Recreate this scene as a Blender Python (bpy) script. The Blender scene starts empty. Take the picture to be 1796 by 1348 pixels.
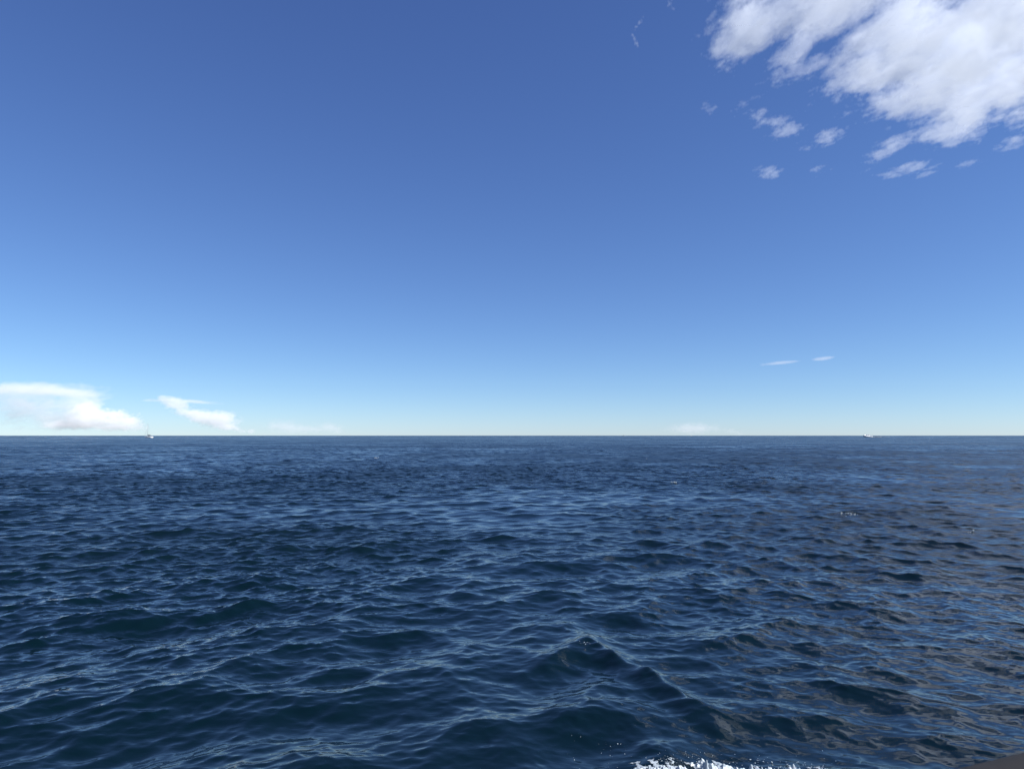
import bpy, bmesh, math, time
import numpy as np

T0 = time.time()
scene = bpy.context.scene
R = math.radians

# ---------------------------------------------------------------- camera, sky, sun, exposure
CAM_H = 3.0
PITCH = R(3.95)
F_PX = 1297.0                       # focal length in pixels of the 1796 px wide photograph
cam = bpy.data.cameras.new('camera')
cam.sensor_width = 36.0
cam.lens = F_PX / 1796.0 * 36.0
cam.clip_start = 0.05
cam.clip_end = 400000.0
cam.dof.use_dof = True
cam.dof.focus_distance = 25.0
cam.dof.aperture_fstop = 6.5
cam_ob = bpy.data.objects.new('camera', cam)
cam_ob.location = (0, 0, CAM_H)
cam_ob.rotation_euler = (R(90) + PITCH, 0, 0)
scene.collection.objects.link(cam_ob)
scene.camera = cam_ob

SUN_AZ = R(106)                     # clockwise from straight ahead (+Y): behind the viewer, to the right
SUN_EL = R(42)
sun_dir = np.array([math.sin(SUN_AZ) * math.cos(SUN_EL), math.cos(SUN_AZ) * math.cos(SUN_EL), math.sin(SUN_EL)])

world = bpy.data.worlds.new('World')
scene.world = world
world.use_nodes = True
wn = world.node_tree
bg = wn.nodes['Background']
sky = wn.nodes.new('ShaderNodeTexSky')
sky.sky_type = 'NISHITA'
sky.sun_disc = False
sky.sun_elevation = SUN_EL
sky.sun_rotation = SUN_AZ
sky.altitude = 0
sky.air_density = 0.69
sky.dust_density = 0.12
sky.ozone_density = 10.0
wb = wn.nodes.new('ShaderNodeMix'); wb.data_type = 'RGBA'; wb.blend_type = 'MULTIPLY'; wb.inputs[0].default_value = 1.0
wb.inputs[7].default_value = (1.05, 0.97, 1.04, 1)          # the phone's white balance
sc_ = wn.nodes.new('ShaderNodeSeparateColor'); cc_ = wn.nodes.new('ShaderNodeCombineColor')
pw = wn.nodes.new('ShaderNodeMath'); pw.operation = 'POWER'; pw.inputs[1].default_value = 0.82
ml = wn.nodes.new('ShaderNodeMath'); ml.operation = 'MULTIPLY'; ml.inputs[1].default_value = 3.0 ** 0.18
wn.links.new(sky.outputs['Color'], sc_.inputs[0])
wn.links.new(sc_.outputs[0], cc_.inputs[0]); wn.links.new(sc_.outputs[1], cc_.inputs[1])
wn.links.new(sc_.outputs[2], pw.inputs[0]); wn.links.new(pw.outputs[0], ml.inputs[0]); wn.links.new(ml.outputs[0], cc_.inputs[2])
wn.links.new(cc_.outputs[0], wb.inputs[6])
wn.links.new(wb.outputs[2], bg.inputs['Color'])
bg.inputs['Strength'].default_value = 0.080

sun = bpy.data.lights.new('sun', 'SUN')
sun.energy = 5.0
sun.angle = R(0.53)
sun.color = (1.0, 0.99, 0.975)
sun_ob = bpy.data.objects.new('sun', sun)
from mathutils import Vector
sun_ob.rotation_euler = Vector(sun_dir).to_track_quat('Z', 'Y').to_euler()
sun_ob.location = (0, 0, 50)
scene.collection.objects.link(sun_ob)

vs = scene.view_settings
vs.view_transform = 'Standard'
vs.look = 'None'
vs.exposure = 0.9
vs.gamma = 1.0
vs.use_curve_mapping = False
scene.cycles.max_bounces = 12
scene.cycles.volume_bounces = 12
scene.cycles.glossy_bounces = 3
scene.cycles.diffuse_bounces = 2
scene.cycles.volume_max_steps = 1024
scene.cycles.use_denoising = True


# ---------------------------------------------------------------- helpers
def ray(u, v):
    """direction in the world of pixel (u, v) of the photograph"""
    x = (np.asarray(u, float) - 898.0) / F_PX
    z = (674.0 - np.asarray(v, float)) / F_PX
    c, s = math.cos(PITCH), math.sin(PITCH)
    return np.stack([x, c - s * z, s + c * z], -1)

def on_sea(u, v, z=0.0):
    d = ray(u, v)
    t = (z - CAM_H) / d[..., 2]
    return d[..., 0] * t, d[..., 1] * t

def to_px(x, y, z):
    c, s = math.cos(PITCH), math.sin(PITCH)
    dz = z - CAM_H
    f = c * y + s * dz
    w = -s * y + c * dz
    f = np.where(f > 1e-3, f, 1e-3)
    return 898.0 + F_PX * x / f, 674.0 - F_PX * w / f

def smooth(a, b, x):
    t = np.clip((x - a) / (b - a), 0, 1)
    return t * t * (3 - 2 * t)

def tag(o, label=None, cat=None, group=None, kind=None):
    if label: o['label'] = label
    if cat: o['category'] = cat
    if group: o['group'] = group
    if kind: o['kind'] = kind
    return o

def link(name, me, mat=None, parent=None):
    o = bpy.data.objects.new(name, me)
    scene.collection.objects.link(o)
    if mat is not None and me is not None: me.materials.append(mat)
    if parent is not None: o.parent = parent
    return o

def empty(name, loc, rz=0.0):
    o = bpy.data.objects.new(name, None)
    o.location = loc
    o.rotation_euler = (0, 0, rz)
    scene.collection.objects.link(o)
    return o

def fast_mesh(name, co, faces, smooth_shade=True):
    """co (n,3), faces (m,k) all with k corners"""
    me = bpy.data.meshes.new(name)
    co = np.ascontiguousarray(co, dtype=np.float32)
    faces = np.ascontiguousarray(faces, dtype=np.int32)
    m, k = faces.shape
    me.vertices.add(len(co)); me.vertices.foreach_set('co', co.ravel())
    me.loops.add(m * k); me.loops.foreach_set('vertex_index', faces.ravel())
    me.polygons.add(m)
    me.polygons.foreach_set('loop_start', np.arange(0, m * k, k, dtype=np.int32))
    me.polygons.foreach_set('use_smooth', np.full(m, smooth_shade, dtype=bool))
    me.update(calc_edges=True)
    return me

def new_mat(name):
    m = bpy.data.materials.new(name)
    m.use_nodes = True
    nt = m.node_tree
    return m, nt, nt.nodes['Principled BSDF']

def paint(name, color, rough=0.5, vary=0.06, scale=3.0, metallic=0.0):
    m, nt, b = new_mat(name)
    b.inputs['Roughness'].default_value = rough
    b.inputs['Metallic'].default_value = metallic
    tc = nt.nodes.new('ShaderNodeTexCoord')
    no = nt.nodes.new('ShaderNodeTexNoise'); no.inputs['Scale'].default_value = scale; no.inputs['Detail'].default_value = 4
    rp = nt.nodes.new('ShaderNodeValToRGB')
    rp.color_ramp.elements[0].position = 0.3; rp.color_ramp.elements[1].position = 0.7
    rp.color_ramp.elements[0].color = tuple(c * (1 - vary) for c in color) + (1,)
    rp.color_ramp.elements[1].color = tuple(min(1, c * (1 + vary)) for c in color) + (1,)
    nt.links.new(tc.outputs['Object'], no.inputs['Vector'])
    nt.links.new(no.outputs['Fac'], rp.inputs['Fac'])
    nt.links.new(rp.outputs['Color'], b.inputs['Base Color'])
    return m


# ---------------------------------------------------------------- the sea
rng = np.random.default_rng(11)
SLOPE = 0.0088                      # slope variance of the waves per e-fold of wavelength
PEAK = 3.5                          # dominant wavelength, metres

class Band:
    def __init__(s, lmin, lmax, size, n, ang, spread, seed):
        g = np.random.default_rng(seed)
        dk = 2 * math.pi / size
        f = np.fft.fftfreq(n, 1.0 / n) * dk
        kx, ky = np.meshgrid(f, f, indexing='ij')
        k = np.hypot(kx, ky); k[0, 0] = 1.0
        kp = 2 * math.pi / PEAK
        th = np.arctan2(ky, kx)
        d = np.angle(np.exp(1j * (th - ang)))
        D = np.exp(-0.5 * (d / spread) ** 2) + 0.06
        tt = np.linspace(-math.pi, math.pi, 2001)
        D /= (np.mean(np.exp(-0.5 * (tt / spread) ** 2) + 0.06) * 2 * math.pi)
        S = SLOPE * k ** -4 * np.exp(-1.25 * (kp / k) ** 2) * D
        e = 0.12
        lk = np.log(k)
        S *= smooth(math.log(2 * math.pi / lmax) - e, math.log(2 * math.pi / lmax) + e, lk)
        S *= 1 - smooth(math.log(2 * math.pi / lmin) - e, math.log(2 * math.pi / lmin) + e, lk)
        S[0, 0] = 0
        c = (g.normal(size=(n, n)) + 1j * g.normal(size=(n, n))) * np.sqrt(S) * dk
        nn = n * n
        s.h = (np.fft.ifft2(c).real * nn).astype(np.float32)
        s.dx = (np.fft.ifft2(1j * kx / k * c).real * nn).astype(np.float32)
        s.dy = (np.fft.ifft2(1j * ky / k * c).real * nn).astype(np.float32)
        s.n, s.size = n, size
        s.rot = g.uniform(-0.25, 0.25)
        s.lmid = math.sqrt(lmin * lmax) if lmax < 10 else lmin * 1.8
        s.gain = 1.0
        s.mss = SLOPE * math.log(min(lmax, PEAK) / lmin)

    def sample(s, x, y):
        u = x / s.size * s.n; v = y / s.size * s.n
        i = np.floor(u).astype(np.int64); j = np.floor(v).astype(np.int64)
        a = (u - i).astype(np.float32); b = (v - j).astype(np.float32)
        i0 = i % s.n; i1 = (i + 1) % s.n; j0 = j % s.n; j1 = (j + 1) % s.n
        w00 = (1 - a) * (1 - b); w10 = a * (1 - b); w01 = (1 - a) * b; w11 = a * b
        return [F[i0, j0] * w00 + F[i1, j0] * w10 + F[i0, j1] * w01 + F[i1, j1] * w11 for F in (s.h, s.dx, s.dy)]

A_ANG, B_ANG = R(-90 + 34), R(-90 - 38)      # the two crossing wave trains run towards the viewer
BANDS = []
for lmin, lmax, size, n, gain in ((2.4, 22.0, 207.0, 512, 1.1), (0.8, 2.4, 83.0, 768, 1.25), (0.25, 0.8, 39.0, 1024, 1.6), (0.06, 0.25, 12.3, 1024, 1.7)):
    for t, (ang, sp) in enumerate(((A_ANG, 0.55), (B_ANG, 0.55))):
        BANDS.append((t, Band(lmin, lmax, size * (1.0 if t == 0 else 1.17), n, ang, sp, int(lmin * 1000) + 7 * t + 3)))
        BANDS[-1][1].gain = gain

# slow patches (gusts and slicks) that make the ripples rougher here and smoother there
def value_noise(x, y, cell, seed):
    g = np.random.default_rng(seed).normal(size=(256, 256)).astype(np.float32)
    u, v = x / cell, y / cell
    i = np.floor(u).astype(np.int64); j = np.floor(v).astype(np.int64)
    a = u - i; b = v - j
    a = a * a * (3 - 2 * a); b = b * b * (3 - 2 * b)
    i0, i1, j0, j1 = i % 256, (i + 1) % 256, j % 256, (j + 1) % 256
    return g[i0, j0] * (1 - a) * (1 - b) + g[i1, j0] * a * (1 - b) + g[i0, j1] * (1 - a) * b + g[i1, j1] * a * b

CX, CY = 0.0, -3.0
STEP = 0.003
r = np.concatenate([[0.6, 1.2, 2.0, 2.8, 3.4], 4.0 * np.exp(STEP * np.arange(int(math.log(640 / 4.0) / STEP)))])
far = []
q = r[-1]; gstep = STEP
while q < 150000:
    gstep = min(0.2, gstep * 1.12); q *= 1 + gstep; far.append(q)
r = np.concatenate([r, far])
fan = R(47)
az = np.arange(-fan, fan, 0.00245)
back = np.linspace(fan, 2 * math.pi - fan, 62)[:-1]
az = np.concatenate([az, back])
daz = np.diff(np.concatenate([az, [2 * math.pi - fan]]))
daz = np.maximum(daz, np.roll(daz, 1))
RR, AA = np.meshgrid(r, az, indexing='ij')
X = CX + RR * np.sin(AA); Y = CY + RR * np.cos(AA)
dr = np.gradient(r)
DS = np.maximum(dr[:, None], RR * daz[None, :])
nr, nc = X.shape
X = X.ravel(); Y = Y.ravel(); DS = DS.ravel()

mixn = value_noise(X, Y, 9.0, 5) * 0.5 + value_noise(X, Y, 31.0, 6) * 0.5
mixa = smooth(-1.2, 1.2, -(X - 0.10 * Y) / (2.0 + 0.22 * np.abs(Y)) + 0.7 * mixn)     # train A rules on the left, B on the right
WA = np.sqrt(0.06 + 0.88 * mixa); WB = np.sqrt(0.06 + 0.88 * (1 - mixa))
gust = np.clip(1.0 + 0.32 * value_noise(X, Y * 0.7, 5.0, 8) + 0.30 * value_noise(X * 0.6, Y, 17.0, 9), 0.4, 1.45)

Z = np.zeros_like(X); DX = np.zeros_like(X); DY = np.zeros_like(X)
MSS = np.full_like(X, 0.00008)
for t, b in BANDS:
    w = smooth(1.0, 2.2, b.lmid / DS)
    amp = b.gain * (WA if t == 0 else WB) * (gust if b.lmid < 0.9 else 1.0)
    MSS += 0.08 * b.mss * (1 - w * w) * amp ** 2
    idx = np.nonzero(w > 0.001)[0]
    # short waves ride on the long ones: look them up at the displaced place
    h, dx, dy = b.sample(X[idx], Y[idx])
    ww = (w * amp)[idx]
    Z[idx] += h * ww; DX[idx] += dx * ww; DY[idx] += dy * ww

# the tall peaked wave in the near foreground and a few other single crests seen in the photograph
def crest(pts, height, front, rear, lean=0.0):
    """a ridge through PTS (pixel positions of the crest, height factor); steep on the viewer's side"""
    global Z, DY, DX
    p = np.array([on_sea(u, v, height * hf) for u, v, hf in pts]); hf = np.array([q[2] for q in pts])
    sel = np.nonzero((np.abs(X - p[:, 0].mean()) < 6) & (np.abs(Y - p[:, 1].mean()) < 6))[0]
    x, y = X[sel], Y[sel]
    t = np.linspace(p[0, 0] - 0.5, p[-1, 0] + 0.5, 200)
    ker = np.hanning(27); ker /= ker.sum()
    sm = lambda f: np.convolve(np.pad(np.interp(t, p[:, 0], f), 13, mode='edge'), ker, 'valid')
    yc = np.interp(x, t, sm(p[:, 1])); hh = np.interp(x, t, sm(hf))
    yc = yc + 0.05 * value_noise(x, y, 0.4, 21); hh = hh * (1 + 0.18 * value_noise(x, y, 0.35, 22))
    L = 0.25
    hh = hh * smooth(p[0, 0] - L, p[0, 0] + L, x) * (1 - smooth(p[-1, 0] - L, p[-1, 0] + L, x))
    s = y - yc
    prof = np.where(s < 0, np.exp(-np.abs(s / front) ** 1.25), np.exp(-np.abs(s / rear) ** 1.15))
    trough = -0.28 * np.exp(-((s + 2.4 * front) / (1.1 * front)) ** 2)
    Z[sel] += height * hh * (prof + trough)
    DY[sel] -= lean * hh * prof

crest([(900, 1178, .35), (960, 1160, .55), (1030, 1118, 1.0), (1090, 1150, .92), (1150, 1180, .9), (1200, 1215, .75), (1280, 1262, .3)], 0.10, 0.40, 0.6, 0.0)

# sharpen the crests by drawing the surface together there, short of folding it over
CHOP = 1.45
gdx, gdy = DX.reshape(nr, nc), DY.reshape(nr, nc)
drow = np.gradient(r)[:, None]
rowx, rowy = np.gradient(gdx, axis=0) / drow, np.gradient(gdy, axis=0) / drow
dcol = (RR * 0.5 * (np.roll(daz, 1) + daz)[None, :])
colx = (np.roll(gdx, -1, 1) - np.roll(gdx, 1, 1)) / (2 * dcol); coly = (np.roll(gdy, -1, 1) - np.roll(gdy, 1, 1)) / (2 * dcol)
squeeze = -(np.sin(AA) * rowx + np.cos(AA) * rowy + np.cos(AA) * colx - np.sin(AA) * coly).ravel()
gz = Z.reshape(nr, nc)
steep = np.hypot(np.gradient(gz, axis=0) / drow, (np.roll(gz, -1, 1) - np.roll(gz, 1, 1)) / (2 * dcol)).ravel()
CHOP = CHOP * np.minimum(1.0, 0.55 / np.maximum(CHOP * squeeze, 0.55)) / (1 + (steep / 0.6) ** 4)
ch = CHOP.reshape(nr, nc)
for k in range(7):                                     # ease it over the neighbouring points
    f = np.minimum if k < 2 else (lambda a, b_: 0.5 * (a + b_))
    ch = f(f(ch, np.roll(ch, 1, 1)), np.roll(ch, -1, 1)) if k < 2 else (ch + np.roll(ch, 1, 1) + np.roll(ch, -1, 1)) / 3
    up_, dn_ = np.vstack([ch[:1], ch[:-1]]), np.vstack([ch[1:], ch[-1:]])
    ch = np.minimum(np.minimum(ch, up_), dn_) if k < 2 else (ch + up_ + dn_) / 3
CHOP = ch.ravel()
PX, PY, PZ = X + CHOP * DX, Y + CHOP * DY, Z
ii = np.arange(nr * nc).reshape(nr, nc)
nxt = np.roll(ii, -1, axis=1)
quads = np.stack([ii[:-1], ii[1:], nxt[1:], nxt[:-1]], -1).reshape(-1, 4)
quads = quads[:, ::-1]
sea_me = fast_mesh('sea', np.stack([PX, PY, PZ], -1), quads)
at = sea_me.attributes.new('micro', 'FLOAT', 'POINT')
at.data.foreach_set('value', np.sqrt(np.sqrt(np.clip(MSS, 5e-5, 0.2))).astype(np.float32))
at = sea_me.attributes.new('ripple', 'FLOAT', 'POINT')
at.data.foreach_set('value', gust.astype(np.float32))
print('sea', len(X), 'Hs', 4 * Z[(RR.ravel() < 60) & (np.abs(AA.ravel()) < fan)].std(), time.time() - T0)

m, nt, b = new_mat('sea_water')
b.inputs['Base Color'].default_value = (0.0006, 0.0052, 0.0070, 1)
b.inputs["IOR"].default_value = 1.42
N = nt.nodes; L = nt.links
a1 = N.new('ShaderNodeAttribute'); a1.attribute_name = 'micro'
L.new(a1.outputs['Fac'], b.inputs['Roughness'])
a2 = N.new('ShaderNodeAttribute'); a2.attribute_name = 'ripple'
tc = N.new('ShaderNodeTexCoord')
mp = N.new('ShaderNodeMapping'); mp.inputs['Scale'].default_value = (1.0, 1.5, 1.0); mp.inputs['Rotation'].default_value = (0, 0, R(18))
L.new(tc.outputs['Object'], mp.inputs['Vector'])
n1 = N.new('ShaderNodeTexNoise'); n1.inputs['Scale'].default_value = 7.0; n1.inputs['Detail'].default_value = 1; n1.inputs['Roughness'].default_value = 0.45
n1.inputs['Distortion'].default_value = 0.6
L.new(mp.outputs[0], n1.inputs['Vector'])
mu = N.new('ShaderNodeMath'); mu.operation = 'MULTIPLY'
L.new(n1.outputs['Fac'], mu.inputs[0]); L.new(a2.outputs['Fac'], mu.inputs[1])
mu2 = N.new('ShaderNodeMath'); mu2.operation = 'MULTIPLY'; mu2.inputs[1].default_value = 0.006
L.new(mu.outputs[0], mu2.inputs[0])
bp = N.new('ShaderNodeBump'); bp.inputs['Strength'].default_value = 1.0; bp.inputs['Distance'].default_value = 1.0
L.new(mu2.outputs[0], bp.inputs['Height'])
L.new(bp.outputs[0], b.inputs['Normal'])
sea = link('sea', sea_me, m)
tag(sea, 'deep blue choppy sea running out to a straight horizon', None, None, 'structure')


# ---------------------------------------------------------------- clouds: real volumes of air and droplets
def cloud_mat(name, density, color=(0.955, 0.978, 1.0), g=0.0):  # default bluish tint puts the airlight of distance into the droplet colour
    m = bpy.data.materials.new(name)
    m.use_nodes = True
    nt = m.node_tree; nt.nodes.clear()
    out = nt.nodes.new('ShaderNodeOutputMaterial')
    pv = nt.nodes.new('ShaderNodeVolumePrincipled')
    pv.inputs['Density'].default_value = density
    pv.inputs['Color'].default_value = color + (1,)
    pv.inputs['Anisotropy'].default_value = g
    nt.links.new(pv.outputs[0], out.inputs['Volume'])
    return m

def add_cloud(name, den, lo, hi, mat, label):
    """a volume grid filled from the array DEN"""
    nx, ny, nz = den.shape
    src = bpy.data.meshes.new(name + '_samples')
    src.vertices.add(nx * ny * nz)
    a = src.attributes.new('d', 'FLOAT', 'POINT')
    a.data.foreach_set('value', np.ascontiguousarray(den.ravel(), dtype=np.float32))
    so = bpy.data.objects.new(name + '_samples', src)
    o = bpy.data.objects.new(name, bpy.data.volumes.new(name))
    scene.collection.objects.link(o)
    o.data.materials.append(mat)
    ng = bpy.data.node_groups.new(name, 'GeometryNodeTree')
    ng.interface.new_socket('Geometry', in_out='INPUT', socket_type='NodeSocketGeometry')
    ng.interface.new_socket('Geometry', in_out='OUTPUT', socket_type='NodeSocketGeometry')
    N = ng.nodes; L = ng.links
    N.new('NodeGroupInput'); go = N.new('NodeGroupOutput')
    oi = N.new('GeometryNodeObjectInfo'); oi.inputs['Object'].default_value = so
    vc = N.new('GeometryNodeVolumeCube')
    vc.inputs['Min'].default_value = lo; vc.inputs['Max'].default_value = hi
    for k, v in zip('XYZ', (nx, ny, nz)): vc.inputs['Resolution ' + k].default_value = v
    pos = N.new('GeometryNodeInputPosition')
    mr = N.new('ShaderNodeMapRange'); mr.data_type = 'FLOAT_VECTOR'
    L.new(pos.outputs[0], mr.inputs['Vector'])
    mr.inputs[7].default_value = lo; mr.inputs[8].default_value = hi
    mr.inputs[9].default_value = (0.5, 0.5, 0.5); mr.inputs[10].default_value = (nx - 0.5, ny - 0.5, nz - 0.5)
    fl = N.new('ShaderNodeVectorMath'); fl.operation = 'FLOOR'; L.new(mr.outputs['Vector'], fl.inputs[0])
    sp = N.new('ShaderNodeSeparateXYZ'); L.new(fl.outputs[0], sp.inputs[0])
    def im(op, a, b):
        n = N.new('FunctionNodeIntegerMath'); n.operation = op
        for i, x in enumerate((a, b)):
            if isinstance(x, int): n.inputs[i].default_value = x
            else: L.new(x, n.inputs[i])
        return n.outputs[0]
    idx = im('ADD', im('MULTIPLY', im('ADD', im('MULTIPLY', sp.outputs[0], ny), sp.outputs[1]), nz), sp.outputs[2])
    si = N.new('GeometryNodeSampleIndex'); si.data_type = 'FLOAT'; si.domain = 'POINT'; si.clamp = True
    na = N.new('GeometryNodeInputNamedAttribute'); na.data_type = 'FLOAT'; na.inputs['Name'].default_value = 'd'
    L.new(oi.outputs['Geometry'], si.inputs['Geometry']); L.new(na.outputs['Attribute'], si.inputs['Value']); L.new(idx, si.inputs['Index'])
    L.new(si.outputs[0], vc.inputs['Density'])
    sm = N.new('GeometryNodeSetMaterial'); sm.inputs['Material'].default_value = mat
    L.new(vc.outputs[0], sm.inputs[0]); L.new(sm.outputs[0], go.inputs[0])
    md = o.modifiers.new('cloud', 'NODES'); md.node_group = ng
    tag(o, label, None, None, 'stuff')
    return o

def fbm3(shape, cell, lmax, slope, seed, stretch=1.0, axis=(1, 0, 0)):
    """turbulent noise on a grid; spectrum k^-slope, longest scale LMAX, drawn out along AXIS"""
    g = np.random.default_rng(seed).standard_normal(shape, dtype=np.float32)
    G = np.fft.rfftn(g)
    k = [np.fft.fftfreq(shape[0], cell[0])[:, None, None], np.fft.fftfreq(shape[1], cell[1])[None, :, None], np.fft.rfftfreq(shape[2], cell[2])[None, None, :]]
    a = np.array(axis, float); a /= np.linalg.norm(a)
    kp = k[0] * a[0] + k[1] * a[1] + k[2] * a[2]
    k2 = k[0] ** 2 + k[1] ** 2 + k[2] ** 2 + (stretch ** 2 - 1) * kp ** 2
    G *= (k2 + (1.0 / lmax) ** 2) ** (-slope / 4.0)
    out = np.fft.irfftn(G, s=shape, axes=(0, 1, 2)).astype(np.float32)
    return (out - out.mean()) / out.std()

def blobs(u, v, spec):
    """coverage in the picture plane: up to 1 at the middle of a blob, 0 at its rim, negative outside; and how thick the blob is.
    Negative strengths cut gaps"""
    c = np.full(np.broadcast(u, v).shape, -3.0, np.float32); th = np.full(c.shape, 8.0, np.float32)
    cut = np.zeros_like(c)
    for cx, cy, rx, ry, ang, s in spec:
        a = math.radians(ang)
        du, dv = u - cx, -(v - cy)
        p = (du * math.cos(a) + dv * math.sin(a)) / rx
        q = (-du * math.sin(a) + dv * math.cos(a)) / ry
        d = np.sqrt(p * p + q * q)
        if s < 0:
            cut = np.maximum(cut, -s * np.clip(1 - d, 0, 1)); continue
        k = s * (1 - d); k = np.where(k < 0, k * 1.8, k)
        th = np.where(k > c, ry, th); c = np.maximum(c, k)
    return c - cut, th

def layer_cloud(name, x, y, z, zref, thick, cell, spec, seed, mat, label, rough=0.8, streak=(0.53, -0.85, 0.1), stretch=2.2, lmax=260, sharp=2.2, bias=0.0, slope=3.6, plan=False):
    nx, ny, nz = [max(4, int(round((hi - lo) / c))) for (lo, hi), c in zip((x, y, z), cell)]
    ax = [lo + (np.arange(n) + 0.5) * (hi - lo) / n for (lo, hi), n in zip((x, y, z), (nx, ny, nz))]
    gx, gy = np.meshgrid(ax[0], ax[1], indexing='ij')
    u, v = to_px(gx, gy, np.full_like(gx, zref))
    cov, th = blobs(gx, gy, spec) if plan else blobs(u, v, spec)
    cov = cov[:, :, None]; th = np.minimum(thick, 2.2 * th)[:, :, None]
    n1 = fbm3((nx, ny, nz), cell, lmax, slope, seed, stretch, streak)
    zz = ax[2][None, None, :]
    half = th * np.clip(0.4 + 0.6 * cov, 0.2, 1.0)
    s = (zz - zref) / half
    prof = np.where(s > 0, s * s, 1.7 * s * s)
    f = cov * 1.5 + rough * n1 * 0.55 - 0.55 * prof + bias
    den = np.clip(f * sharp, 0, 1)
    den = den * den * (3 - 2 * den)
    # fade to nothing at the sides of the grid
    for k, n in enumerate((nx, ny, nz)):
        e = np.minimum(np.arange(n), np.arange(n)[::-1]) / max(2.0, 0.04 * n)
        sh = [1, 1, 1]; sh[k] = n
        den *= np.clip(e, 0, 1).reshape(sh)
    return add_cloud(name, den, (x[0], y[0], z[0]), (x[1], y[1], z[1]), mat, label)

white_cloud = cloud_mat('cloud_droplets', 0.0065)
BIG = [ # cx, cy, rx, ry, angle, strength
    (1318, 42, 80, 40, 25, 1.0), (1420, 12, 140, 45, 10, 1.0), (1490, -25, 140, 50, 10, 1.1), (1285, 100, 36, 18, 20, 0.45),
    (1412, 82, 62, 24, 32, 0.75), (1405, 120, 52, 14, 20, 0.55),
    (1530, 105, 85, 48, 30, 0.95), (1600, 60, 140, 80, 30, 1.3), (1690, 85, 150, 90, 25, 1.3), (1760, 20, 130, 100, 15, 1.2), (1640, 150, 110, 48, 15, 0.95),
    (1705, 190, 80, 36, 38, 0.85), (1655, 225, 55, 18, 20, 0.65), (1770, 140, 90, 60, 30, 1.0), (1790, 95, 70, 80, 20, 1.0), (1860, 60, 120, 120, 0, 1.2), (1850, 160, 100, 50, 20, 0.8),
    (1475, 140, 40, 16, 35, 0.55), (1615, 200, 25, 14, 20, 0.4), (1712, 244, 18, 11, 0, 0.45),
    (1780, 250, 40, 9, 15, 0.5), (1565, 258, 45, 13, 27, 0.6), (1595, 294, 55, 7, 18, 0.5), (1565, 308, 38, 5, 5, 0.45), (1625, 302, 18, 6, 20, 0.4), (1700, 287, 24, 5, 15, 0.4),
    (1455, 240, 27, 11, 18, 0.75), (1418, 257, 18, 5, 15, 0.45), (1350, 303, 26, 8, 3, 0.6), (1440, 298, 14, 5, 0, 0.25), (1355, 217, 36, 13, -20, 0.3), (1242, 184, 8, 6, 0, 0.15),
    (1450, 72, 80, 20, 36, -2.0), (1530, 22, 75, 15, 36, -2.0), (1690, 40, 60, 8, 35, -0.8), (1770, 45, 50, 10, 25, -0.7), (1785, 75, 30, 10, 20, -0.6), (1620, 190, 60, 8, 15, -0.4), (1385, 105, 50, 7, 28, -0.5),
]
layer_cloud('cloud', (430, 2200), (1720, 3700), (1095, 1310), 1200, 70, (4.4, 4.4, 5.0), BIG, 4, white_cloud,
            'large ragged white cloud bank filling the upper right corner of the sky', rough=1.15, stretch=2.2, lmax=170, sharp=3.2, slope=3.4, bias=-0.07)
# the same bank where it goes on beyond the frame, overhead and to the right
MORE = [(2700, 1750, 1100, 560, 0, 1.5), (3600, 2350, 1000, 650, 20, 1.4), (2500, 700, 1000, 500, -10, 1.4), (1400, 1200, 520, 320, 20, 1.2), (1750, 560, 620, 400, 0, 1.3), (1000, 1300, 520, 300, 10, 1.2),
        (4300, 3900, 1100, 600, -35, 1.3), (5500, 3100, 1300, 800, 10, 1.4), (3500, 3200, 500, 400, -30, 1.1), (6500, 5100, 1300, 700, -30, 1.3), (7000, 2600, 1100, 700, 0, 1.2), (4300, 1300, 1000, 500, 0, 1.2)]
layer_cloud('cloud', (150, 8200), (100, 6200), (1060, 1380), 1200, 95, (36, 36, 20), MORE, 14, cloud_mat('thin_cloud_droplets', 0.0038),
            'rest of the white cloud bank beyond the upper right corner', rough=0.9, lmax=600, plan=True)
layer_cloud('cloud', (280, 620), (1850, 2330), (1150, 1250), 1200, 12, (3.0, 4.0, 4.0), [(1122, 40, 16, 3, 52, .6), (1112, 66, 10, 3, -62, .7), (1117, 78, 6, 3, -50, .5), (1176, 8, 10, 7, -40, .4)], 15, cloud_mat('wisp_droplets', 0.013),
            'two faint curved wisps of cloud near the top of the sky', rough=.7, stretch=1.0, lmax=60)

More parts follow.
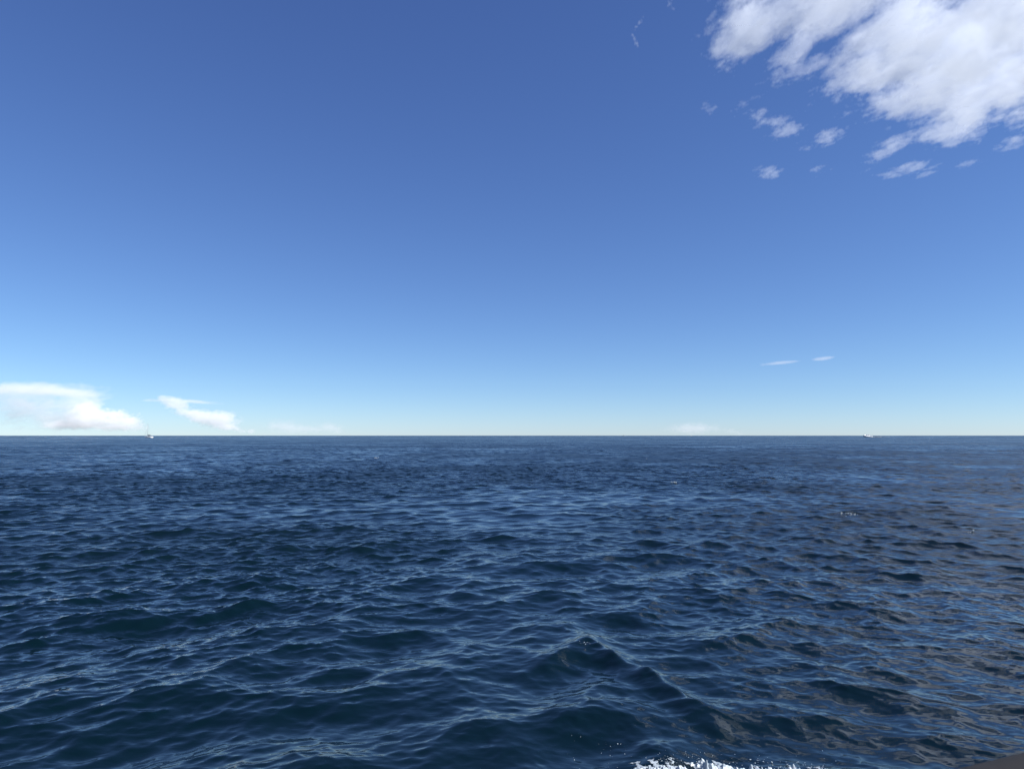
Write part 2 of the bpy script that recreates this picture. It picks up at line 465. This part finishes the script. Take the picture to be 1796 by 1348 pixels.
def tower_cloud(name, u, v, dist, depth, cell, spec, seed, mat, label, rough=0.7, stretch=1.0, axis=(1, 0, 0.1), lmax=2500, sharp=1.6, slope=3.6):
    """far cloud laid out by its outline as seen from the sea, DIST metres off and DEPTH metres deep"""
    c = dist / F_PX
    x = ((u[0] - 898) * c, (u[1] - 898) * c)
    z = ((HORIZON - v[1]) * c, (HORIZON - v[0]) * c)
    y = (dist - depth * 0.75, dist + depth * 0.75)
    nx, ny, nz = [max(4, int(round((hi - lo) / k))) for (lo, hi), k in zip((x, y, z), cell)]
    ax = [lo + (np.arange(n) + 0.5) * (hi - lo) / n for (lo, hi), n in zip((x, y, z), (nx, ny, nz))]
    cov = blobs(ax[0][:, None] / c + 898, HORIZON - ax[2][None, :] / c, spec)[0][:, None, :]
    n1 = fbm3((nx, ny, nz), cell, lmax, slope, seed, stretch, axis)
    s = ((ax[1] - dist) / (depth * 0.5))[None, :, None]
    f = cov * 1.5 + rough * 0.55 * n1 - 0.5 * s * s
    den = np.clip(f * sharp, 0, 1); den = den * den * (3 - 2 * den)
    for k, n in enumerate((nx, ny, nz)):
        e = np.minimum(np.arange(n), np.arange(n)[::-1]) / max(2.0, 0.05 * n)
        sh = [1, 1, 1]; sh[k] = n
        den *= np.clip(e, 0, 1).reshape(sh)
    return add_cloud(name, den, (x[0], y[0], z[0]), (x[1], y[1], z[1]), mat, label)

HORIZON = 674 + F_PX * math.tan(PITCH)
warm = (0.999, 0.985, 0.968)
tower_mat = cloud_mat('storm_cloud_droplets', 0.0006, warm)
veil_mat = cloud_mat('ice_cloud_veil', 0.0003, warm)
faint_mat = cloud_mat('distant_faint_cloud', 0.00016, warm)
tower_cloud('cloud', (60, 262), (700, 762), 60000, 3000, (70, 150, 50),
            [(150, 720, 26, 13, 35, .9), (170, 736, 46, 17, 0, 1.1), (215, 738, 30, 15, -20, 1.0), (195, 728, 40, 13, -5, .9), (130, 745, 50, 8, 0, .8), (205, 748, 40, 8, 0, .8)], 31, tower_mat,
            'bright heaped cloud low over the horizon beside the sailing yacht')
tower_cloud('cloud', (-150, 215), (664, 762), 61500, 4000, (90, 260, 60),
            [(60, 684, 130, 14, 0, .9), (120, 689, 75, 14, -3, 1.0), (140, 708, 34, 24, 35, 1.0), (60, 712, 100, 38, 0, .7), (105, 730, 75, 24, 0, .65), (-60, 688, 120, 14, 0, .6)], 32, veil_mat,
            'pale anvil shaped cloud spreading at the far left above the horizon', rough=.45, sharp=1.0, stretch=2.5)
tower_cloud('cloud', (275, 445), (692, 762), 62000, 2500, (70, 150, 45),
            [(312, 710, 26, 9, -30, .8), (345, 727, 46, 12, -20, .9), (382, 735, 36, 15, -5, 1.0), (398, 747, 24, 7, -10, .8), (430, 755, 6, 3, 0, .3)], 33, cloud_mat('thin_storm_cloud', 0.0006, warm),
            'smaller slanting white cloud low over the horizon right of the yacht', stretch=1.5)
tower_cloud('cloud', (250, 440), (692, 715), 62500, 2500, (70, 250, 30),
            [(340, 704, 50, 4, -3, .6), (270, 702, 14, 2.5, 3, .45), (405, 726, 14, 3, -8, .4)], 34, veil_mat, 'thin white streak of cloud above the slanting horizon cloud', stretch=4, rough=.4)
tower_cloud('cloud', (430, 620), (725, 762), 64000, 3000, (90, 250, 50),
            [(500, 748, 55, 14, -5, .8), (580, 750, 30, 11, -15, .8), (540, 752, 60, 8, 0, .6)], 35, faint_mat, 'faint hazy cloud on the horizon left of the middle', rough=.4, sharp=1.0)
tower_cloud('cloud', (1150, 1310), (730, 763), 64000, 3000, (90, 250, 50),
            [(1215, 751, 55, 11, 0, .9), (1285, 756, 20, 6, -20, .4)], 36, faint_mat, 'very faint hazy cloud on the horizon right of the middle', rough=.4, sharp=1.0)
tower_cloud('cloud', (1320, 1490), (615, 650), 60000, 1500, (60, 200, 25),
            [(1370, 636, 34, 3.5, 5, .7), (1447, 628, 20, 3.5, 6, .8), (1342, 639, 6, 3, 0, .3)], 37, cloud_mat('thin_cirrus', 0.00028, warm), 'pair of thin white streaks in the clear sky at the right', stretch=5, rough=.35, axis=(1, 0, .1))
print('cloud', time.time() - T0)


# ---------------------------------------------------------------- foam and spray
def ico():
    bm = bmesh.new(); bmesh.ops.create_icosphere(bm, subdivisions=1, radius=1.0)
    co = np.array([v.co[:] for v in bm.verts]); fa = np.array([[v.index for v in f.verts] for f in bm.faces])
    bm.free(); return co, fa
ICO, ICOF = ico()

def bubbles(name, centres, radii, mat, flat=0.7, seed=0):
    g = np.random.default_rng(seed)
    n = len(centres)
    sc = radii[:, None] * g.uniform(0.7, 1.35, (n, 3)); sc[:, 2] *= flat
    co = centres[:, None, :] + ICO[None] * sc[:, None, :] * g.uniform(0.8, 1.2, (n, len(ICO), 1))
    fa = ICOF[None] + (np.arange(n) * len(ICO))[:, None, None]
    return link(name, fast_mesh(name, co.reshape(-1, 3), fa.reshape(-1, 3)), mat)

foam_mat, nt, b = new_mat('sea_foam')
b.inputs['Base Color'].default_value = (0.80, 0.82, 0.83, 1)
b.inputs['Roughness'].default_value = 0.35
tcf = nt.nodes.new('ShaderNodeTexCoord'); nf = nt.nodes.new('ShaderNodeTexNoise'); nf.inputs['Scale'].default_value = 30; nf.inputs['Detail'].default_value = 5
rf = nt.nodes.new('ShaderNodeValToRGB'); rf.color_ramp.elements[0].color = (0.16, 0.21, 0.24, 1); rf.color_ramp.elements[1].color = (0.42, 0.45, 0.47, 1)
nt.links.new(tcf.outputs['Object'], nf.inputs['Vector']); nt.links.new(nf.outputs['Fac'], rf.inputs['Fac']); nt.links.new(rf.outputs['Color'], b.inputs['Base Color'])

SU, SV = to_px(PX, PY, PZ)
SD = np.hypot(PX, PY)
fg = np.random.default_rng(77)

def foam_at(mask_idx, weight, per, rpx, lift=0.3):
    """bubbles lying on the sea surface: WEIGHT is the chance of each surface point"""
    k = fg.poisson(per * weight)
    idx = np.repeat(mask_idx, k)
    d = SD[idx]
    rad = d / 740.0 * rpx * fg.lognormal(0, 0.45, len(idx))
    p = np.stack([PX[idx], PY[idx], PZ[idx]], -1)
    p[:, :2] += fg.normal(size=(len(idx), 2)) * (0.6 * DS[idx])[:, None]
    p[:, 2] += rad * lift
    return p, rad

GXr, GYr, GZr = PX.reshape(nr, nc), PY.reshape(nr, nc), PZ.reshape(nr, nc)
near = (SU > 985) & (SU < 1540) & (SV > 1300) & (SV < 1440) & (PY > 2.6)
ri, ci = np.nonzero(near.reshape(nr, nc))
SUB = 6
ra, ca = np.meshgrid(np.arange(ri.min(), ri.max(), 1.0 / SUB), np.arange(ci.min(), ci.max(), 1.0 / SUB), indexing='ij')
def bil(F):
    a = np.floor(ra).astype(int); b_ = np.floor(ca).astype(int); x = ra - a; y = ca - b_
    return F[a, b_] * (1 - x) * (1 - y) + F[a + 1, b_] * x * (1 - y) + F[a, b_ + 1] * (1 - x) * y + F[a + 1, b_ + 1] * x * y
fx, fy, fz = bil(GXr), bil(GYr), bil(GZr)
fu, fv = to_px(fx, fy, fz)
edge = np.interp(fu, [980, 1040, 1110, 1150, 1170, 1205, 1260, 1320, 1400, 1450, 1560], [1366, 1356, 1352, 1341, 1336, 1335, 1342, 1345, 1345, 1356, 1384])
lace = value_noise(fx, fy, 0.19, 41) * .6 + value_noise(fx, fy, 0.08, 42) * .5 + value_noise(fx, fy, 0.035, 43) * .4 + value_noise(fx, fy, 0.016, 44) * .25
veins = 1 - np.abs(value_noise(fx, fy, 0.11, 45)) * 1.6 - np.abs(value_noise(fx, fy, 0.045, 46)) * .6
inside = (fv - edge) / 14.0
mask = np.minimum(inside, 1.0) + 0.55 * lace + 0.45 * veins - 0.2 - 0.5 * smooth(1385, 1440, fv)
hump = np.clip(mask, 0, 1.6)
fz = fz + 0.004 + hump * (0.012 + 0.030 * np.clip(value_noise(fx, fy, 0.05, 47) * .5 + value_noise(fx, fy, 0.022, 48) * .5 + .4, 0, 2)) * smooth(0, .7, inside + .4)
fr, fc = fx.shape
vid = np.arange(fr * fc).reshape(fr, fc)
keepf = (mask[:-1, :-1] + mask[1:, 1:] + mask[:-1, 1:] + mask[1:, :-1]) > 0
fq = np.stack([vid[:-1, :-1], vid[:-1, 1:], vid[1:, 1:], vid[1:, :-1]], -1)[keepf]
used, inv = np.unique(fq.ravel(), return_inverse=True)
fco = np.stack([fx.ravel(), fy.ravel(), fz.ravel()], -1)[used]
foam = link('bow_wave_foam', fast_mesh('bow_wave_foam', fco, inv.reshape(-1, 4)), foam_mat)
tag(foam, 'churned white foam thrown up by the boat at the bottom edge', None, None, 'stuff')
# loose bubbles round its edges
cand = np.nonzero((np.abs(mask.ravel()) < 0.35) & (inside.ravel() > -0.6))[0]
cand = fg.choice(cand, min(len(cand), 2600), replace=False)
p1 = np.stack([fx.ravel()[cand], fy.ravel()[cand], fz.ravel()[cand]], -1)
p1[:, 2] += fg.exponential(0.015, len(p1)) * (fg.random(len(p1)) < 0.4)
froth = bubbles('froth', p1, 0.0028 * fg.lognormal(0, 0.45, len(p1)), foam_mat, 0.8, 1)
tag(froth, 'loose white bubbles fringing the foam at the bottom edge', None, None, 'stuff')
print('foam', len(fq), time.time() - T0)

n = 90
uu = np.concatenate([fg.normal(1190, 40, n // 3), fg.uniform(990, 1110, n // 4), fg.uniform(1150, 1470, n - n // 3 - n // 4)])
vv = np.concatenate([1330 - fg.exponential(9, n // 3), fg.uniform(1288, 1350, n // 4), 1338 - fg.exponential(7, n - n // 3 - n // 4)])
dd = ray(uu, vv); tt = fg.uniform(6.0, 7.0, n)
pp = np.array([0, 0, CAM_H]) + dd * tt[:, None]
rr = 0.0024 * fg.lognormal(0, 0.5, n)
keep = pp[:, 2] > -0.05
spray = bubbles('spray', pp[keep], rr[keep], foam_mat, 1.0, 2)
tag(spray, 'fine droplets of spray flying above the white foam', None, None, 'stuff')

caps = [((1022, 1127), (11, 5), 1.6, 0.26, 'small white foam cap breaking on the tall peaked wave'),
        ((1484, 902), (15, 3), 4.0, 0.28, 'white breaking foam cap on the rippled water below the motorboat'),
        ((1702, 932), (6, 2), 3.0, 0.32, 'tiny white foam fleck on the water at the right edge'),
        ((1130, 805), (3, 1.0), 3.0, 0.22, 'tiny white foam fleck far out below the right hand far boat'),
        ((1182, 847), (3, 1.6), 5.0, 0.34, 'tiny round white foam fleck on the open water right of the middle'),
        ((661, 803), (2.5, 1.2), 4.0, 0.28, 'tiny white foam fleck on a dark crest left of the middle')]
for (cu, cv), (ru, rv), per, rp, lab in caps:
    q = ((SU - cu) / ru) ** 2 + ((SV - cv) / rv) ** 2
    idx = np.nonzero((q < 1) & (PY > 0))[0]
    if len(idx) == 0: continue
    lace = value_noise(PX[idx], PY[idx], 0.012 * SD[idx].mean(), 51)
    pc, rc = foam_at(idx, np.clip((1 - q[idx]) * (0.7 + 0.8 * lace), 0, 1), per, rp, 0.8)
    if len(pc) == 0: continue
    o = bubbles('foam_cap', pc, rc, foam_mat, 0.8, 3)
    tag(o, lab, None, None, 'stuff')


# ---------------------------------------------------------------- boats
def mesh_obj(name, bm, mat, parent, smooth_shade=False, bevel=0.0):
    if bevel > 0:
        bmesh.ops.bevel(bm, geom=list(bm.edges), offset=bevel, segments=2, affect='EDGES', profile=0.6)
    me = bpy.data.meshes.new(name)
    bmesh.ops.recalc_face_normals(bm, faces=list(bm.faces))
    bm.to_mesh(me); bm.free()
    if smooth_shade:
        for p in me.polygons: p.use_smooth = True
    return link(name, me, mat, parent)

def loft(rings, cap=True, closed=True):
    bm = bmesh.new()
    R_ = [[bm.verts.new(c) for c in ring] for ring in rings]
    for a, b in zip(R_[:-1], R_[1:]):
        n = len(a)
        for i in range(n if closed else n - 1):
            q = [a[i], a[(i + 1) % n], b[(i + 1) % n], b[i]]
            try: bm.faces.new(q)
            except ValueError: pass
    if cap and closed:
        for ring in (R_[0], R_[-1]):
            try: bm.faces.new(ring)
            except ValueError: pass
    bmesh.ops.remove_doubles(bm, verts=list(bm.verts), dist=1e-4)
    return bm

def tube(pts, rad, seg=8):
    pts = [Vector(p) for p in pts]
    rad = rad if isinstance(rad, (list, tuple)) else [rad] * len(pts)
    rings = []
    for i, p in enumerate(pts):
        d = (pts[min(i + 1, len(pts) - 1)] - pts[max(i - 1, 0)]).normalized()
        q = d.to_track_quat('Z', 'Y')
        rings.append([p + q @ Vector((rad[i] * math.cos(t), rad[i] * math.sin(t), 0)) for t in [2 * math.pi * k / seg for k in range(seg)]])
    return loft(rings)

def prism(x0, x1, y0, y1, z0, z1, tx=0.0, ty=0.0, rake=0.0):
    """box whose top is narrower by tx / ty at each side and raked aft by RAKE"""
    return loft([[(x0, y0, z0), (x1, y0, z0), (x1, y1, z0), (x0, y1, z0)],
                 [(x0 + tx, y0 + ty, z1), (x1 - tx - rake, y0 + ty, z1), (x1 - tx - rake, y1 - ty, z1), (x0 + tx, y1 - ty, z1)]])

def hull_rings(L_, beam, free_bow, free_stern, draft, bow_full=0.5, stern_w=0.8, rake=0.6, n=14):
    """stations from stern (x=-L/2) to bow (x=+L/2); closed rings, deck included"""
    rings = []
    for i in range(n):
        t = i / (n - 1)
        w = beam / 2 * (stern_w + (1 - stern_w) * math.sin(min(1, t / bow_full) * math.pi / 2) if t < bow_full else math.cos((t - bow_full) / (1 - bow_full) * math.pi / 2) ** 0.75 if t < 1 else 0.0)
        w = max(w, 0.02)
        top = free_stern + (free_bow - free_stern) * t ** 1.6
        x = -L_ / 2 + L_ * t
        xk = x - rake * t ** 3
        rings.append([(x, -w, top), (x - (x - xk) * .4, -w * .97, top * .45), (xk, -w * .72, -draft * .35), (xk, 0, -draft), (xk, w * .72, -draft * .35), (x - (x - xk) * .4, w * .97, top * .45), (x, w, top), (x, 0, top + 0.06)])
    return rings

white_gel = paint('white_gelcoat', (0.80, 0.80, 0.78), 0.25)
grey_deck = paint('pale_deck', (0.55, 0.54, 0.50), 0.6)
dark_glass = paint('dark_glazing', (0.02, 0.025, 0.03), 0.08, 0.2)
alu = paint('mast_aluminium', (0.42, 0.44, 0.46), 0.4, 0.08, 1.0, 0.3)
navy = paint('navy_canvas', (0.025, 0.03, 0.05), 0.8)
steel = paint('stainless_rail', (0.5, 0.5, 0.5), 0.3, 0.05, 5, 0.8)
red_paint = paint('antifouling_red', (0.25, 0.03, 0.02), 0.6)
dark_hull = paint('dark_hull_paint', (0.05, 0.06, 0.08), 0.4)

def sailing_yacht(loc, rz):
    t = empty('sailing_yacht', loc, rz)
    tag(t, 'white sailing yacht with bare mast and furled sail under the horizon clouds', 'yacht')
    mesh_obj('hull', loft(hull_rings(11.5, 3.7, 1.45, 1.15, 0.45, 0.5, 0.82, 0.9)), white_gel, t, True)
    wl = [(x, y * 1.012, z) for x, y, z in []]
    cb = mesh_obj('cabin', prism(-1.6, 3.0, -1.15, 1.15, 1.15, 1.75, 0.15, 0.2, 0.6), white_gel, t, False, 0.05)
    for sgn in (-1, 1):
        for k in range(3):
            mesh_obj('window', prism(-1.1 + k * 1.15, -0.35 + k * 1.15, sgn * 1.07 - .03, sgn * 1.07 + .03, 1.35, 1.56), dark_glass, cb)
    mesh_obj('spray_hood', loft([[(-2.3, -1.1, 1.6), (-2.3, -.9, 2.35), (-2.3, .9, 2.35), (-2.3, 1.1, 1.6)], [(-1.2, -1.1, 1.6), (-1.3, -.8, 2.1), (-1.3, .8, 2.1), (-1.2, 1.1, 1.6)]]), navy, t)
    mast = mesh_obj('mast', tube([(1.1, 0, 1.2), (1.05, 0, 9), (1.0, 0, 15.2)], [0.13, 0.12, 0.09]), alu, t, True)
    for z, w in ((6.0, 1.1), (10.4, 0.85)):
        mesh_obj('spreader', tube([(1.0, -w, z + .1), (1.05, 0, z), (1.0, w, z + .1)], 0.035, 6), alu, mast)
    bo = mesh_obj('boom', tube([(1.0, 0, 2.75), (-3.8, 0, 2.6)], 0.09), alu, t, True)
    mesh_obj('sail_cover', tube([(1.0, 0, 3.15), (0.4, 0, 3.12), (-1.5, 0, 2.98), (-3.4, 0, 2.82), (-3.7, 0, 2.75)], [0.18, 0.3, 0.26, 0.2, 0.08]), navy, bo, True)
    mesh_obj('furled_jib', tube([(5.4, 0, 1.6), (3.3, 0, 8), (1.1, 0, 14.8)], [0.10, 0.11, 0.05]), paint('sail_cloth', (0.7, 0.7, 0.66), 0.8), t, True)
    mesh_obj('stay', tube([(-5.6, 0, 1.2), (1.0, 0, 15.1)], 0.02, 5), steel, t)
    for sgn in (-1, 1):
        mesh_obj('stay', tube([(0.8, sgn * 1.75, 1.2), (1.0, sgn * 1.1, 6.1), (1.0, sgn * .85, 10.5), (1.0, 0, 15.0)], 0.018, 5), steel, t)
        mesh_obj('lifeline', tube([(5.2, sgn * .35, 2.1), (3.0, sgn * 1.45, 1.95), (0, sgn * 1.8, 1.85), (-5.5, sgn * 1.5, 1.8)], 0.02, 5), steel, t)
        for x, w in ((4.2, .95), (2.0, 1.66), (0, 1.8), (-2.2, 1.75), (-4.2, 1.6), (-5.5, 1.5)):
            mesh_obj('stanchion', tube([(x, sgn * w, 1.15), (x, sgn * w, 1.95)], 0.02, 5), steel, t)
    mesh_obj('steering_wheel', tube([(-4.1, .55 * math.cos(k * math.pi / 8), 2.1 + .55 * math.sin(k * math.pi / 8)) for k in range(17)], 0.025, 5), steel, t)
    return t

def motorboat(loc, rz):
    t = empty('motorboat', loc, rz)
    t.rotation_euler = (0, R(-3.5), rz)
    tag(t, 'white motorboat speeding along the horizon at the right with a white wake', 'motorboat')
    mesh_obj('hull', loft(hull_rings(12.5, 3.8, 1.95, 1.2, 0.5, 0.55, 0.92, 1.6)), white_gel, t, True)
    cb = mesh_obj('cabin', prism(-2.6, 3.0, -1.45, 1.45, 1.3, 2.75, 0.25, 0.25, 1.3), white_gel, t, False, 0.08)
    for sgn in (-1, 1):
        mesh_obj('side_window', prism(-2.0, 1.4, sgn * 1.32 - .04, sgn * 1.32 + .04, 1.95, 2.5, 0.1, 0, 0.5), dark_glass, cb)
    mesh_obj('windscreen', loft([[(2.62, -1.15, 1.75), (2.70, 1.15, 1.75), (2.72, 1.15, 1.70), (2.70, -1.15, 1.70)], [(1.72, -1.0, 2.66), (1.72, 1.0, 2.66), (1.80, 1.0, 2.68), (1.80, -1.0, 2.68)]]), dark_glass, cb)
    fb = mesh_obj('flybridge', prism(-2.6, 1.0, -1.3, 1.3, 2.76, 3.35, 0.1, 0.1, 0.5), white_gel, t, False, 0.06)
    mesh_obj('radar_arch', tube([(-2.2, -1.25, 2.7), (-2.6, -1.2, 4.2), (-2.6, 1.2, 4.2), (-2.2, 1.25, 2.7)], 0.09), white_gel, t, True)
    mesh_obj('bow_rail', tube([(1.5, -1.75, 2.2), (4.2, -1.2, 2.55), (6.0, 0, 2.75), (4.2, 1.2, 2.55), (1.5, 1.75, 2.2)], 0.03, 6), steel, t)
    mesh_obj('rubbing_strake', tube([(-6.2, -1.78, 1.1), (-1, -1.92, 1.25), (3.2, -1.55, 1.6), (6.1, -.1, 1.9)], 0.06, 6), dark_hull, t)
    return t

def far_boat(u, dist, L_, label, rz):
    x = (u - 898) / F_PX * dist
    t = empty('far_boat', (x, dist, 0), rz)
    tag(t, label, 'boat', 'far boats on the horizon')
    mesh_obj('hull', loft(hull_rings(L_, L_ * .22, L_ * .12, L_ * .09, L_ * .04, 0.6, 0.9, L_ * .08)), dark_hull, t, True)
    c = mesh_obj('wheelhouse', prism(-L_ * .3, L_ * .08, -L_ * .08, L_ * .08, L_ * .08, L_ * .24, L_ * .02, L_ * .01, L_ * .03), white_gel, t)
    mesh_obj('window', prism(-L_ * .2, L_ * .04, -L_ * .083, L_ * .083, L_ * .17, L_ * .21), dark_glass, c)
    mesh_obj('mast', tube([(-L_ * .1, 0, L_ * .22), (-L_ * .1, 0, L_ * .42)], L_ * .008, 6), alu, t)

D1 = 1000.0
sailing_yacht(((261.5 - 898) / F_PX * D1, D1, 0), R(180 - 24)).scale = (1.27,) * 3
D2 = 1500.0
motorboat(((1520 - 898) / F_PX * D2, D2, 0.15), R(180)).scale = (1.5,) * 3
far_boat(1093, 5200, 20, 'dark speck of a boat on the horizon left of the faint cloud', R(170))
far_boat(1212, 5200, 18, 'dark speck of a boat on the horizon below the faint cloud', R(12))

# wake of the motorboat
n = 2600
wx = fg.beta(1.0, 1.6, n) * 36.0
wy = fg.normal(0, 0.8 + 0.05 * wx)
hz = np.abs(fg.normal(0, 1, n)) * (0.55 * np.exp(-wx / 9) + 0.30 * np.exp(-((wx - 14) / 7) ** 2) + 0.06)
bx = (1527 - 898) / F_PX * D2
wk = bubbles('boat_wake', np.stack([bx + wx, D2 + wy, hz], -1), fg.uniform(0.12, 0.34, n), foam_mat, 0.7, 5)
tag(wk, 'white wake trailing behind the motorboat on the horizon', None, None, 'stuff')

# the boat the picture is taken from: its dark gunwale cuts the lower right corner
axis = Vector((0.925, 0.379, 0)).normalized()
own = empty('tour_boat', (0, 0, 0), math.atan2(axis.y, axis.x))
tag(own, 'dark gunwale of the boat underfoot, blurred in the lower right corner', 'boat')
# local frame: x towards the stern (to the right), y outboard on the side in view
GZ = CAM_H - 0.985
black = paint('black_gunwale_rubber', (0.013, 0.0115, 0.012), 0.8, 0.3, 8)
black.node_tree.nodes['Principled BSDF'].inputs['Specular IOR Level'].default_value = 0.25
hullp = paint('weathered_white_hull', (0.62, 0.62, 0.60), 0.4)
floor = paint('grey_deck_paint', (0.28, 0.29, 0.30), 0.7)
st = [(-7.5, .03, .75), (-7.0, .38, .6), (-6, .75, .42), (-4.5, 1.1, .22), (-3, 1.3, .09), (-1, 1.385, .02), (0, 1.39, 0), (1, 1.39, 0), (2, 1.39, 0), (3, 1.39, 0), (4.6, 1.36, 0)]
def side(sgn):
    rail = [(x, sgn * w, GZ + dz) for x, w, dz in st]
    sec = lambda x, w, dz: [(x, sgn * (w + .02), GZ + dz - .05), (x, sgn * (w - .03), 1.3), (x, sgn * (w * .86), .2), (x, sgn * w * .6, -.35), (x, 0.001 * sgn, -.6)]
    g = []
    for x, y, z in rail:
        ring = []
        for k in range(14):
            a = 2 * math.pi * k / 14
            ring.append((x, y + .135 * math.copysign(abs(math.cos(a)) ** .6, math.cos(a)), z + .075 * math.copysign(abs(math.sin(a)) ** .6, math.sin(a))))
        g.append(ring)
    mesh_obj('gunwale', loft(g), black, own, True)
    mesh_obj('hull_side', loft([sec(*q) for q in st], False, False), hullp, own, True)
    mesh_obj('bulwark', loft([[(x, sgn * (w - .12), GZ + dz - .04), (x, sgn * (w - .15), 1.32)] for x, w, dz in st if w > .3], False, False), hullp, own, True)
side(1); side(-1)
mesh_obj('deck', loft([[(x, -(w - .1), 1.36), (x, w - .1, 1.36), (x, w - .1, 1.3), (x, -(w - .1), 1.3)] for x, w, dz in st if w > .3]), floor, own)
mesh_obj('transom', loft([[(q, -1.3, 1.93), (q, 1.3, 1.93), (q, .85, -.4), (q, -.85, -.4)] for q in (4.6, 4.66)]), hullp, own)
print('script', time.time() - T0)
